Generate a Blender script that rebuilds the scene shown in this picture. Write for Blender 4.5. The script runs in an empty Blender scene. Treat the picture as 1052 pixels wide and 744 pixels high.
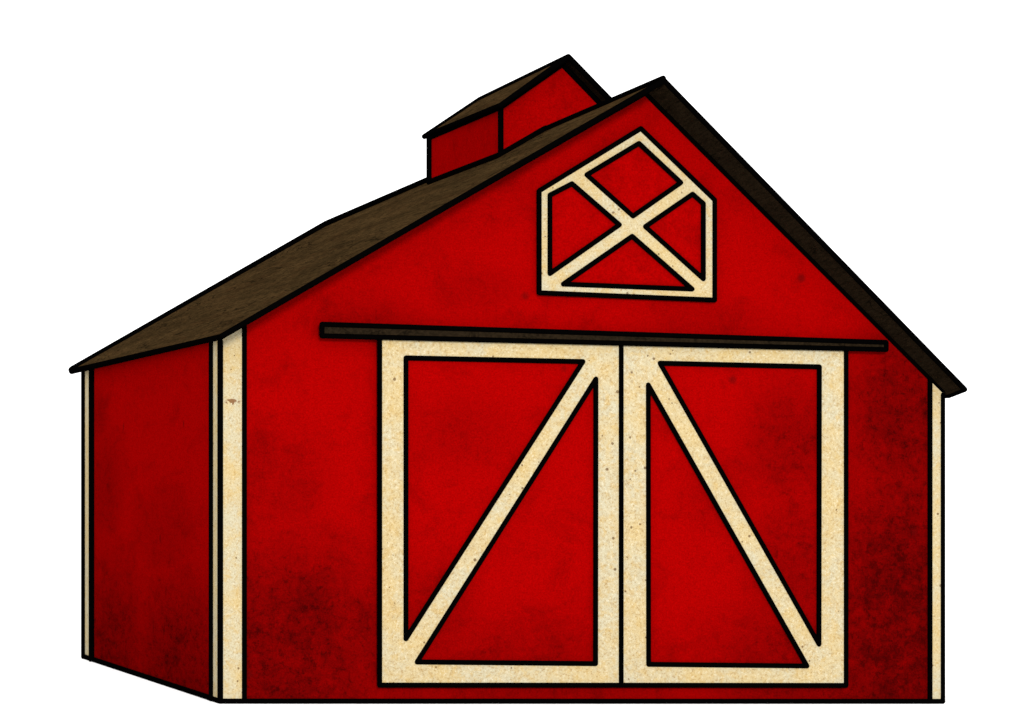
import bpy, bmesh, math, random
from mathutils import Vector, Matrix, geometry

S = bpy.context.scene
COL = S.collection

# ------------------------------------------------------------------ materials
def nt(name):
    m = bpy.data.materials.new(name); m.use_nodes = True
    t = m.node_tree; t.nodes.clear()
    o = t.nodes.new('ShaderNodeOutputMaterial'); b = t.nodes.new('ShaderNodeBsdfPrincipled')
    t.links.new(b.outputs[0], o.inputs[0])
    b.inputs['Roughness'].default_value = 1.0
    b.inputs['Specular IOR Level'].default_value = 0.0
    tc = t.nodes.new('ShaderNodeTexCoord')
    return m, t, b, tc.outputs['Object']

YS = [1.0]
def noise(t, co, scale, detail=4, rough=.6, dist=0., loc=(0, 0, 0), sc=(1, 1, 1)):
    mp = t.nodes.new('ShaderNodeMapping'); mp.inputs['Location'].default_value = loc; mp.inputs['Scale'].default_value = (sc[0], sc[1] * YS[0], sc[2])
    t.links.new(co, mp.inputs[0])
    n = t.nodes.new('ShaderNodeTexNoise'); n.inputs['Scale'].default_value = scale
    n.inputs['Detail'].default_value = detail; n.inputs['Roughness'].default_value = rough
    n.inputs['Distortion'].default_value = dist
    t.links.new(mp.outputs[0], n.inputs['Vector'])
    return n.outputs['Fac']

def rng(t, v, a, b, c=0., d=1., smooth=False):
    n = t.nodes.new('ShaderNodeMapRange'); n.clamp = True
    if smooth: n.interpolation_type = 'SMOOTHSTEP'
    t.links.new(v, n.inputs[0])
    for i, k in enumerate((a, b, c, d)): n.inputs[i + 1].default_value = k
    return n.outputs[0]

def mth(t, op, a, b=None):
    n = t.nodes.new('ShaderNodeMath'); n.operation = op
    for i, k in enumerate((a, b)):
        if k is None: continue
        if isinstance(k, (int, float)): n.inputs[i].default_value = k
        else: t.links.new(k, n.inputs[i])
    return n.outputs[0]

def mix(t, f, a, b):
    n = t.nodes.new('ShaderNodeMix'); n.data_type = 'RGBA'
    if isinstance(f, (int, float)): n.inputs['Factor'].default_value = f
    else: t.links.new(f, n.inputs['Factor'])
    for i, k in ((6, a), (7, b)):
        if isinstance(k, tuple): n.inputs[i].default_value = (*k, 1)
        else: t.links.new(k, n.inputs[i])
    return n.outputs[2]

def voro(t, co, scale, feat='F1', loc=(0, 0, 0)):
    mp = t.nodes.new('ShaderNodeMapping'); mp.inputs['Location'].default_value = loc; t.links.new(co, mp.inputs[0])
    n = t.nodes.new('ShaderNodeTexVoronoi'); n.feature = feat; n.inputs['Scale'].default_value = scale
    t.links.new(mp.outputs[0], n.inputs['Vector'])
    return n.outputs['Distance']

def bump(t, b, h, s=.3, d=.01):
    n = t.nodes.new('ShaderNodeBump'); n.inputs['Strength'].default_value = s; n.inputs['Distance'].default_value = d
    t.links.new(h, n.inputs['Height']); t.links.new(n.outputs[0], b.inputs['Normal'])

def blob(t, co, c, r):
    s = t.nodes.new('ShaderNodeVectorMath'); s.operation = 'SUBTRACT'; t.links.new(co, s.inputs[0]); s.inputs[1].default_value = c
    m = t.nodes.new('ShaderNodeVectorMath'); m.operation = 'MULTIPLY'; t.links.new(s.outputs[0], m.inputs[0])
    m.inputs[1].default_value = tuple(1 / k for k in r)
    l = t.nodes.new('ShaderNodeVectorMath'); l.operation = 'LENGTH'; t.links.new(m.outputs[0], l.inputs[0])
    return rng(t, l.outputs['Value'], 0.15, 1.0, 1.0, 0.0, True)

# old soot / water stains on the red paint: (centre, radii, strength), metres from the front left corner of the barn
STAINS = [((.9, 0, .6), (2.6, 1.5, 2.6), .85), ((.7, 0, 2.9), (1.3, 1.2, 1.4), .32), ((1.0, 0, -.3), (4.5, 1.5, 1.3), .55),
          ((9.9, 0, .9), (1.9, 3, 4.4), 1.0), ((9.9, 0, 3.9), (1.4, 3, 2.0), .85), ((8.4, 0, .4), (2.4, 2, 1.6), .60),
          ((3.4, 0, 3.7), (1.2, 1, .8), .24), ((3.0, 0, 1.0), (1.0, 1, 1.4), .40), ((4.4, 0, .2), (3.6, 1, 1.5), .45),
          ((8.2, 0, 3.6), (1.1, 1, 1.4), .55), ((8.3, 0, 1.8), (1.2, 1, 1.8), .50), ((7.2, 0, 2.9), (.9, 1, .9), .25),
          ((2.1, 0, 5.2), (1.2, 1, .6), .30), ((7.0, 0, 5.3), (1.6, 1, .5), .22), ((3.6, 0, 5.7), (1.0, 1, .5), .22),
          ((0, 3.5, .0), (1, 7.5, 2.6), .80), ((0, 10.5, .2), (1, 7.5, 2.8), .72), ((0, 11.2, 3.0), (1, 3.6, 1.6), .42),
          ((0, 5.0, 2.2), (1, 5.0, 1.2), .30), ((0, 12.0, 4.2), (1, 2.2, .8), .45)]

def red_paint(name='red barn paint', ys=1.0):
    YS[0] = ys; m, t, b, co = nt(name)
    grain = noise(t, co, 42, 3, .75)
    weave = noise(t, co, 14, 5, .7, loc=(3, 1, 7))
    blot = noise(t, co, 1.9, 9, .74, .4, (11, 4, 2))
    fine = noise(t, co, 9, 8, .85, .2, (5, 9, 1))
    tot = None
    for c, r, s in STAINS:
        v = mth(t, 'MULTIPLY', blob(t, co, c, r), s)
        tot = v if tot is None else mth(t, 'MAXIMUM', tot, v)
    cl = noise(t, co, 3.4, 10, .86, .3, (2, 2, 9))
    cloud = rng(t, cl, .36, .64, .52, 1.02)
    stain = mth(t, 'MULTIPLY', tot, cloud)
    soft = rng(t, blot, .50, .78, 0, .38)
    flecks = mth(t, 'MULTIPLY', rng(t, fine, .50, .68, 0, .48), rng(t, mth(t, 'ADD', blot, tot), .45, 1.1))
    dirt = mth(t, 'MINIMUM', mth(t, 'ADD', mth(t, 'ADD', stain, soft), flecks), 1.0)
    base = mix(t, rng(t, weave, .3, .7), (0.1531, 0.0002, 0.0002), (0.1844, 0.0003, 0.0003))
    c = mix(t, dirt, base, (0.0270, 0.0003, 0.0003))
    # dark dots and faint scratches
    vd = voro(t, co, .9, loc=(.3, .1, .6)); dots = rng(t, vd, .035, .075, .6, 0)
    c = mix(t, dots, c, (0.0522, 0.0009, 0.0009))
    w = noise(t, co, 2.2, 3, .6, 1.2, (8, 3, 3))
    line = rng(t, mth(t, 'ABSOLUTE', mth(t, 'SUBTRACT', w, .5)), .0, .006, .30, 0)
    line = mth(t, 'MULTIPLY', line, rng(t, blot, .52, .64))
    c = mix(t, line, c, (0.0435, 0.0009, 0.0009))
    g = rng(t, grain, .25, .75, -1, 1)
    hsv = t.nodes.new('ShaderNodeHueSaturation'); t.links.new(c, hsv.inputs['Color'])
    t.links.new(mth(t, 'ADD', mth(t, 'MULTIPLY', g, .32), 1.0), hsv.inputs['Value'])
    t.links.new(hsv.outputs[0], b.inputs['Base Color'])
    bump(t, b, weave, .15, .006)
    return m

def cream_paint():
    YS[0] = 1.0
    m, t, b, co = nt('aged cream paint')
    n1 = noise(t, co, 1.6, 4, .6, .3, (1, 6, 2)); n2 = noise(t, co, 9, 5, .7, .4, (4, 4, 4))
    n3 = noise(t, co, 34, 3, .75, .2); n4 = noise(t, co, 3, 7, .8, .8, (7, 2, 5))
    c = mix(t, rng(t, n1, .38, .62), (0.295, 0.265, 0.180), (0.315, 0.248, 0.128))
    c = mix(t, rng(t, n2, .47, .66, 0, .75), c, (0.300, 0.212, 0.082))
    c = mix(t, rng(t, n4, .56, .72, 0, .75), c, (0.270, 0.175, 0.058))
    c = mix(t, rng(t, n3, .53, .68, 0, .72), c, (0.180, 0.108, 0.038))
    c = mix(t, rng(t, n3, .44, .30, 0, .6), c, (0.4350, 0.4002, 0.3045))
    vd = voro(t, co, 6.5, loc=(.2, .7, .4)); thr = rng(t, noise(t, co, 5, 2, .5, 0, (9, 9, 1)), .42, .66, .0, .17)
    sp = t.nodes.new('ShaderNodeMath'); sp.operation = 'LESS_THAN'; t.links.new(vd, sp.inputs[0]); t.links.new(thr, sp.inputs[1])
    c = mix(t, mth(t, 'MULTIPLY', sp.outputs[0], .75), c, (0.0653, 0.0305, 0.0104))
    flake = mth(t, 'MULTIPLY', blob(t, co, (.16, -.03, 4.10), (.15, .3, .055)), rng(t, noise(t, co, 16, 3, .6, .8, (2, 8, 5)), .40, .50))
    c = mix(t, rng(t, flake, .1, .4, 0, .85), c, (.10, .035, .008))
    t.links.new(c, b.inputs['Base Color'])
    bump(t, b, n3, .4, .006)
    return m

def roof_paint(name, a, bb, dark, red, ys=.11):
    YS[0] = ys; m, t, b, co = nt(name)
    grain = noise(t, co, 24, 5, .9, 0, (1, 1, 1)); n1 = noise(t, co, 1.6, 9, .85, .5, (3, 3, 3)); n2 = noise(t, co, 5, 9, .9, .4)
    c = mix(t, rng(t, n1, .40, .60), a, bb)
    c = mix(t, rng(t, n2, .50, .68, 0, .6), c, red)
    c = mix(t, rng(t, n2, .47, .36, 0, .70), c, dark)
    c = mix(t, rng(t, grain, .40, .62, 0, .80), c, dark)
    w = noise(t, co, .9, 4, .65, 1.8, (5, 1, 2), (1, 1, 1))
    line = rng(t, mth(t, 'ABSOLUTE', mth(t, 'SUBTRACT', w, .5)), .0, .011, 1.0, 0)
    line = mth(t, 'MULTIPLY', line, rng(t, noise(t, co, 1.3, 2, .5, 0, (6, 6, 1)), .44, .50))
    c = mix(t, line, c, dark)
    t.links.new(c, b.inputs['Base Color'])
    bump(t, b, grain, .2, .006)
    return m

def black_paint():
    YS[0] = 1.0
    m, t, b, co = nt('black edging paint')
    n = noise(t, co, 20, 3)
    t.links.new(mix(t, n, (0.0003, 0.0003, 0.0003), (0.0007, 0.0006, 0.0006)), b.inputs['Base Color'])
    return m

def white_ground():
    m, t, b, co = nt('white ground')
    n = noise(t, co, 6, 5, .7)
    t.links.new(mix(t, n, (.88, .88, .88), (.92, .92, .92)), b.inputs['Base Color'])
    return m

RED = red_paint(); RED_SIDE = red_paint('red side wall paint, smeared lengthwise', .28); CREAM = cream_paint(); BLACK = black_paint()
ROOF = roof_paint('brown roofing', (.0260, .0152, .0056), (.0520, .0300, .0110), (.0055, .0035, .0016), (.0360, .0125, .0045))
DARK = roof_paint('dark rail timber and soffit shade', (.0120, .0080, .0042), (.0150, .0098, .0050), (.0030, .0021, .0012), (.0085, .0045, .0026))  # rail's own dark brown; on roof undersides it paints in the shade
WHITE = white_ground()

# ------------------------------------------------------------------ mesh helpers
def link(name, bm, mats, parent=None):
    bmesh.ops.recalc_face_normals(bm, faces=bm.faces[:])
    me = bpy.data.meshes.new(name); bm.to_mesh(me); bm.free()
    for m in (mats if isinstance(mats, (list, tuple)) else [mats]): me.materials.append(m)
    o = bpy.data.objects.new(name, me); COL.objects.link(o)
    if parent is not None: o.parent = parent
    return o

def prism(bm, contours, vec):
    """solid between the flat region given by contours (outer, holes...) and the same region moved by vec"""
    vec = Vector(vec); cs = [[Vector(p) for p in c] for c in contours]
    flat = [p for c in cs for p in c]
    A = [bm.verts.new(p) for p in flat]; B = [bm.verts.new(p + vec) for p in flat]
    for tri in geometry.tessellate_polygon(cs):
        for V in (A, B):
            try: bm.faces.new([V[i] for i in tri])
            except ValueError: pass
    k = 0
    for c in cs:
        n = len(c)
        for i in range(n):
            a, b = k + i, k + (i + 1) % n
            bm.faces.new((A[a], A[b], B[b], B[a]))
        k += n
    return bm

def tube(bm, pts, r, closed=False):
    """round moulding along a polyline with ball corners; r may be a number or one radius per point"""
    pts = [Vector(p) for p in pts]; n = len(pts)
    rs = [r] * n if isinstance(r, (int, float)) else list(r)
    for i in range(n if closed else n - 1):
        a, b = pts[i], pts[(i + 1) % n]; ra, rb = rs[i], rs[(i + 1) % n]
        d = b - a; L = d.length
        M = Matrix.Translation((a + b) / 2) @ d.to_track_quat('Z', 'Y').to_matrix().to_4x4()
        bmesh.ops.create_cone(bm, cap_ends=True, segments=14, radius1=ra, radius2=rb, depth=L, matrix=M)
    for p, q in zip(pts, rs):
        bmesh.ops.create_icosphere(bm, subdivisions=2, radius=q, matrix=Matrix.Translation(p))
    return bm

class Plane:
    def __init__(s, a, b, c):
        s.q = Vector(a); s.n = (Vector(b) - s.q).cross(Vector(c) - s.q)
    def z(s, x, y): return s.q.z - (s.n.x * (x - s.q.x) + s.n.y * (y - s.q.y)) / s.n.z

R = .036                                    # radius of the black mouldings

# ------------------------------------------------------------------ barn, built in its own metres:
# x along the front wall, y towards the rear, z up; origin at the front left corner on the ground
barn = bpy.data.objects.new('barn', None); COL.objects.link(barn)
barn.location = (-3.9907, 52.0, 0.0); barn.rotation_euler = (0, 0, math.radians(14.4))
barn['label'] = 'red barn with brown roof, cream trim, black outlines and double sliding doors'
barn['category'] = 'barn'

gz = lambda x, y: -.01176 * x + .0123 * y   # sloping ground line under the walls
E0 = Vector((-.1059, -.60, 4.9776)); R0 = Vector((6.1442, -.60, 8.6219))
E1 = Vector((-.1464, 13.8893, 5.0827)); R1 = Vector((4.1708, 13.1253, 7.5932))
RE0 = Vector((10.6610, -.50, 4.3665))
PL = Plane(E0, R0, E1); PR = Plane(R0, RE0, R1)
RE1 = Vector((7.30, 13.75, PR.z(7.30, 13.75)))
FW, BW, BY = 10.51, 7.06, 13.289            # front width, rear width, depth
TH = .052                                   # roof thickness

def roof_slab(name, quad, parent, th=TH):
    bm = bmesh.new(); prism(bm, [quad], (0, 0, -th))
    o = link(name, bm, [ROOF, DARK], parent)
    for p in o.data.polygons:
        p.material_index = 1 if p.normal.z < .3 else 0  # underside and edges get the darker brown, soffit shade put into the colour
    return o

# walls
def gable(y, w, base, inset=.035):
    """outline of a gable wall at depth y: the apex is where the two roof planes meet"""
    lo, hi = 0, w
    f = lambda x: PL.z(x, y) - PR.z(x, y)
    for _ in range(50):
        m = (lo + hi) / 2
        if f(m) < 0: lo = m
        else: hi = m
    xa = (lo + hi) / 2
    return [(0, y, base(0, y)), (w, y, base(w, y)), (w, y, PR.z(w, y) - inset), (xa, y, PL.z(xa, y) - inset), (0, y, PL.z(0, y) - inset)]

fw = gable(0, FW, lambda x, y: gz(x, y) - .03)
bm = bmesh.new(); prism(bm, [fw], (0, .12, 0)); wall_f = link('wall', bm, RED, barn)
wall_f['label'] = 'broad red front gable wall around the sliding doors'
rw = gable(BY - .0, BW, lambda x, y: gz(x, y) - .03)
bm = bmesh.new(); prism(bm, [rw], (0, -.12, 0)); wall_r = link('wall', bm, RED, barn)
lw = [(0, .12, -.03), (0, BY - .12, gz(0, BY) - .03), (0, BY - .12, PL.z(0, BY) - .035), (0, .12, PL.z(0, .12) - .035)]
bm = bmesh.new(); prism(bm, [lw], (.12, 0, 0)); wall_l = link('wall', bm, RED_SIDE, barn)
wall_l['label'] = 'narrow red side wall under the left eave'
dx = (BW - FW) / BY; rx = lambda y: FW + dx * y
sw = [(rx(.12), .12, gz(FW, 0) - .03), (rx(BY - .12), BY - .12, gz(BW, BY) - .03),
      (rx(BY - .12), BY - .12, PR.z(rx(BY - .12), BY - .12) - .035), (rx(.12), .12, PR.z(rx(.12), .12) - .035)]
bm = bmesh.new(); prism(bm, [sw], (-.12, 0, 0)); wall_s = link('wall', bm, RED, barn)

# black mouldings on the walls
U = .052                                    # underside of the roof below its top plane
def edging(parent, *runs):
    bm = bmesh.new()
    for pts, r in runs: tube(bm, pts, r[0] if isinstance(r, list) and len(r) == 1 else r)
    return link('black_edging', bm, BLACK, parent)
apF = fw[3]
edging(wall_f, ([(0, -.03, 0), (FW, -.03, gz(FW, 0))], R))
edging(wall_f, ([(FW, -.01, PR.z(FW, 0) - U - .01), (apF[0], -.01, apF[2] - .045), (0, -.01, PL.z(0, 0) - U)], R))
edging(wall_l, ([(-.008, -.03, 0), (-.008, BY + .02, gz(0, BY))], [R * 1.05, R * 1.25]))
apR = rw[3]
edging(wall_r, ([(0, BY, gz(0, BY)), (BW, BY, gz(BW, BY))], R * 1.1))
edging(wall_r, ([(BW, BY, PR.z(BW, BY) - U), (apR[0], BY, apR[2] - .04), (0, BY, PL.z(0, BY) - U)], R))
edging(wall_s, ([(FW, 0, gz(FW, 0)), (BW, BY, gz(BW, BY))], R))

# corner boards: an L of two boards round each corner with black mouldings
CB = .03
def corner(x, y, sx, sy, wx, wy, side, r, r2=None):
    r2 = r2 or r
    """sx, sy: direction of the outside along x and y; wx, wy: width of the board on the gable and on the side wall"""
    top = lambda X, Y: (PL.z(X, Y) if X < apF[0] - 1 and side == 'l' else PR.z(X, Y)) - .04
    bx = x - sx * wx
    bm = bmesh.new()
    prism(bm, [[(x + sx * .012, y, gz(x, y)), (bx, y, gz(bx, y)), (bx, y, top(bx, y)), (x + sx * .012, y, top(x, y) - .02)]], (0, sy * CB, 0))
    ax = lambda Y: 0 if side == 'l' else rx(Y)
    y2 = y - sy * wy
    prism(bm, [[(ax(y), y, gz(x, y)), (ax(y2), y2, gz(ax(y2), y2)), (ax(y2), y2, top(ax(y2), y2) - .01), (ax(y), y, top(x, y) - .03)]], (sx * .014, 0, 0))
    o = link('corner_board', bm, CREAM, barn)
    bm = bmesh.new()
    cz = top(x, y) - .02
    ox = 0 if side == 'r' else sx * (.034 if sy > 0 else .010)
    yo = y - .05 if (side == 'l' and sy > 0) else y + sy * .024
    tube(bm, [(x + ox, yo, gz(x, y)), (x + ox, yo, cz - .06)], r)
    tube(bm, [(bx, y + sy * .028, gz(bx, y)), (bx, y + sy * .028, top(bx, y) - .04)], r2)
    tube(bm, [(ax(y2) + sx * .016, y2, gz(ax(y2), y2)), (ax(y2) + sx * .016, y2, top(ax(y2), y2) - .05)], r2 * (1.45 if side == 'l' and sy < 0 else 1.15))
    link('black_edging', bm, BLACK, o)
    return o
o = corner(0, 0, -1, -1, .324, .57, 'l', R * 1.12, R); o['label'] = 'cream corner board at the near corner, wide on the front'
o = corner(FW, 0, 1, -1, .196, .6, 'r', R); o['label'] = 'slim cream corner board at the right end of the front wall'
o = corner(0, BY, -1, 1, .4, 1.04, 'l', R * 1.2, R * 1.7)
corner(BW, BY, 1, 1, .4, .7, 'r', R)

# roof
up = Vector((0, 0, .02))
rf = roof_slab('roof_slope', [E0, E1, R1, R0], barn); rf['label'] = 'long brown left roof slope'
edging(rf, ([E0 - Vector((0, 0, .02)), E1 - Vector((0, 0, .02))], [R * 1.15, R * 1.45]), ([E0 - Vector((0, 0, .02)), R0 - Vector((0, 0, .02))], R * 1.15),
       ([R0 + up, R1 + up * 1.5, E1 + up * .2], [R * 1.15, R * 1.75, R * 1.7]))
EW = Vector((10.62, .02, PR.z(10.62, .02)))     # the eave bends in behind the corner, the barn narrows to the rear
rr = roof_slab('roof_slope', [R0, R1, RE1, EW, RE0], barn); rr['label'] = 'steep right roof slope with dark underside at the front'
dz = Vector((0, 0, .02))
edging(rr, ([R0, RE0 - dz, EW - dz, RE1 - dz, R1], R * 1.1),
       )

# hayloft hatch in the gable
def slab(y0, y1, outer, holes=()):
    bm = bmesh.new(); prism(bm, [[(x, y0, z) for x, z in c] for c in [outer, *holes]], (0, y1 - y0, 0)); return bm
def framed(name, outer, holes, yf, yp, yb, parent, lines, r=R):
    o = link(name, slab(yf, yb, outer, holes), CREAM, parent)
    for h in holes:
        cx = sum(p[0] for p in h) / len(h); cz = sum(p[1] for p in h) / len(h)
        link('panel', slab(yp, yb - .004, h), RED, o)
    bm = bmesh.new()
    for c in holes: tube(bm, [(x, yf, z) for x, z in c], r, True)
    for c, closed in lines: tube(bm, [(x, yf, z) for x, z in c], r, closed)
    link('black_edging', bm, BLACK, o)
    return o

HATCH = [(4.4966, 5.657), (7.0644, 5.5929), (7.0644, 7.0097), (5.9774, 7.9921), (4.4966, 7.0828)]
HH = [[(5.187, 7.3218), (5.9503, 7.7818), (6.5654, 7.2436), (5.8618, 6.7568)],
      [(4.6515, 7.0249), (4.9733, 7.1928), (5.6639, 6.631), (4.6515, 5.9276)],
      [(6.043, 6.6124), (6.7391, 7.0852), (6.8973, 6.9552), (6.8973, 5.8903)],
      [(5.8504, 6.4731), (6.7319, 5.7433), (4.8448, 5.7836)]]
h = framed('hayloft_hatch', HATCH, HH, -.06, -.035, .02, barn, [(HATCH, True)])
h['label'] = 'five sided cream framed hatch with crossed braces high in the gable'

# sliding doors
DL = [(2.206, .1983), (5.6766, .1607), (5.6766, 4.9658), (2.206, 4.9943)]
DLH = [[(2.5783, .8358), (2.5783, 4.724), (5.1207, 4.7001)], [(5.309, 4.4579), (5.3047, .4675), (2.7372, .5137)]]
DR = [(5.6796, .1607), (9.0137, .123), (9.0137, 4.928), (5.6796, 4.9658)]
DRH = [[(6.2454, 4.6903), (8.6126, 4.6628), (8.6068, .7134)], [(6.074, 4.383), (6.0783, .4509), (8.4272, .406)]]
d = framed('sliding_door', DL, DLH, -.10, -.07, -.02, barn, [([DL[3], DL[0], DL[1], DL[2]], False)])
d['label'] = 'left sliding door, its brace rising to the right'
d = framed('sliding_door', DR, DRH, -.10, -.07, -.02, barn, [([DR[0], DR[1], DR[2]], False)])
d['label'] = 'right sliding door, its brace rising to the left'

# door rail
RL = [(1.3808, 5.0107), (9.5992, 4.9168), (9.5992, 5.0211), (1.3808, 5.1713)]
rl = link('door_rail', slab(-.16, -.002, RL), DARK, barn)
bm = bmesh.new(); tube(bm, [(x, -.16, z) for x, z in RL], R, True); link('black_edging', bm, BLACK, rl)

# ------------------------------------------------------------------ cupola on the ridge
T = Vector((5.8372, 3.30, 9.4008)); CE0 = Vector((4.7942, 3.30, 8.6443)); CE1 = Vector((4.6514, 7.70, 8.6147))
TB = Vector((5.4254, 7.1470, 9.1668))
CR0 = Vector((6.80, 3.30, 9.4008 - .968 * (6.80 - 5.8372)))
CL = Plane(T, CE0, CE1); CR = Plane(T, CR0, TB)
CR1 = Vector((6.25, 7.5, CR.z(6.25, 7.5)))
fl = Vector((4.859, 3.555, 0)); fr = Vector((6.66, 3.555, 0)); br = Vector((6.12, 7.30, 0)); bl = Vector((4.685, 7.388, 0))
lp = lambda v, P, d=0: Vector((v.x, v.y, P.z(v.x, v.y) - d))
def meet(a, b):
    lo, hi = 0., 1.
    for _ in range(50):
        m = (lo + hi) / 2; p = a.lerp(b, m)
        if CL.z(p.x, p.y) < CR.z(p.x, p.y): lo = m
        else: hi = m
    return a.lerp(b, lo)
fa = meet(fl, fr); ba = meet(bl, br)
bm = bmesh.new()
ring_t = [lp(fl, CL, .03), lp(fa, CL, .03), lp(fr, CR, .03), lp(br, CR, .03), lp(ba, CL, .03), lp(bl, CL, .03)]
ring_b = [lp(fl, PL, .3), lp(fa, PL, .6), lp(fr, PR, .3), lp(br, PR, .3), lp(ba, PR, .6), lp(bl, PL, .3)]
a = [bm.verts.new(p) for p in ring_t]; b = [bm.verts.new(p) for p in ring_b]
for i in range(6): bm.faces.new((a[i], a[(i + 1) % 6], b[(i + 1) % 6], b[i]))
bm.faces.new((a[0], a[5], a[4], a[1])); bm.faces.new((a[1], a[4], a[3], a[2])); bm.faces.new((b[0], b[1], b[4], b[5])); bm.faces.new((b[1], b[2], b[3], b[4]))
cup = link('cupola', bm, RED, barn); cup['label'] = 'small red cupola astride the ridge with its own brown gable roof'
bm = bmesh.new()
kx = max((5.2 + i * .01 for i in range(70)), key=lambda x: min(PL.z(x, 3.555), PR.z(x, 3.555))); kz = PL.z(kx, 3.555)
ob = Vector((-.02, 0, .015))
tube(bm, [lp(bl, CL, .06) + ob, lp(bl, PL) + ob, lp(fl, PL) + ob, (kx, 3.53, kz + .03), lp(fr, PR), lp(fr, CR, .06)], R * 1.45)
tube(bm, [lp(fl, PL), lp(fl, CL, .06)], R * 1.2)
tube(bm, [lp(bl, CL, .06), lp(fl, CL, .05), lp(fa, CL, .07), lp(fr, CR, .07)], R * 1.2)
tube(bm, [lp(bl, PL), (ba.x, ba.y, PR.z(ba.x, ba.y)), lp(br, PR), lp(br, CR, .06)], R * 1.2)
tube(bm, [lp(fr, PR), lp(br, PR)], R * 1.2)
link('black_edging', bm, BLACK, cup)
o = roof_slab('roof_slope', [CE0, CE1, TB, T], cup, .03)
bm = bmesh.new(); tube(bm, [T, CE0, CE1, TB, T], R * 1.2); link('black_edging', bm, BLACK, cup)
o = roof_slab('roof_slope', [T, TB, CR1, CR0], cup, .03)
bm = bmesh.new(); tube(bm, [T, CR0, CR1, TB], R * 1.2); link('black_edging', bm, BLACK, cup)

# ------------------------------------------------------------------ ground: one white sheet on the same slope as the base of the walls
bm = bmesh.new()
g = [bm.verts.new((x, y, gz(x, y) - .036)) for x, y in ((-350, -350), (350, -350), (350, 350), (-350, 350))]
bm.faces.new(g)
gr = link('ground', bm, WHITE); gr['kind'] = 'structure'
gr.matrix_world = Matrix.Translation(barn.location) @ Matrix.Rotation(math.radians(14.4), 4, 'Z')

# ------------------------------------------------------------------ light: an even white sky and one soft sun behind the viewer
w = bpy.data.worlds.new('World'); S.world = w; w.use_nodes = True
bg = w.node_tree.nodes['Background']; bg.inputs[0].default_value = (1, 1, 1, 1); bg.inputs[1].default_value = 1.0
sl = bpy.data.lights.new('sun', 'SUN'); sl.energy = 2.2; sl.angle = math.radians(10); sl.color = (1, .98, .95)
so = bpy.data.objects.new('sun', sl); COL.objects.link(so)
so.rotation_euler = (math.radians(80), 0, math.radians(9)); so.location = (0, 20, 30)

cam = bpy.data.cameras.new('camera'); co = bpy.data.objects.new('camera', cam); COL.objects.link(co)
co.location = (0, 0, 2.404); co.rotation_euler = (math.radians(90), 0, 0)
cam.sensor_width = 36; cam.lens = 3900 / 1052 * 36; cam.shift_y = (540 - 372) / 1052
cam.clip_start = .5; cam.clip_end = 2000
S.camera = co
S.view_settings.view_transform = 'Standard'; S.view_settings.look = 'None'
S.view_settings.exposure = .85; S.view_settings.gamma = 1
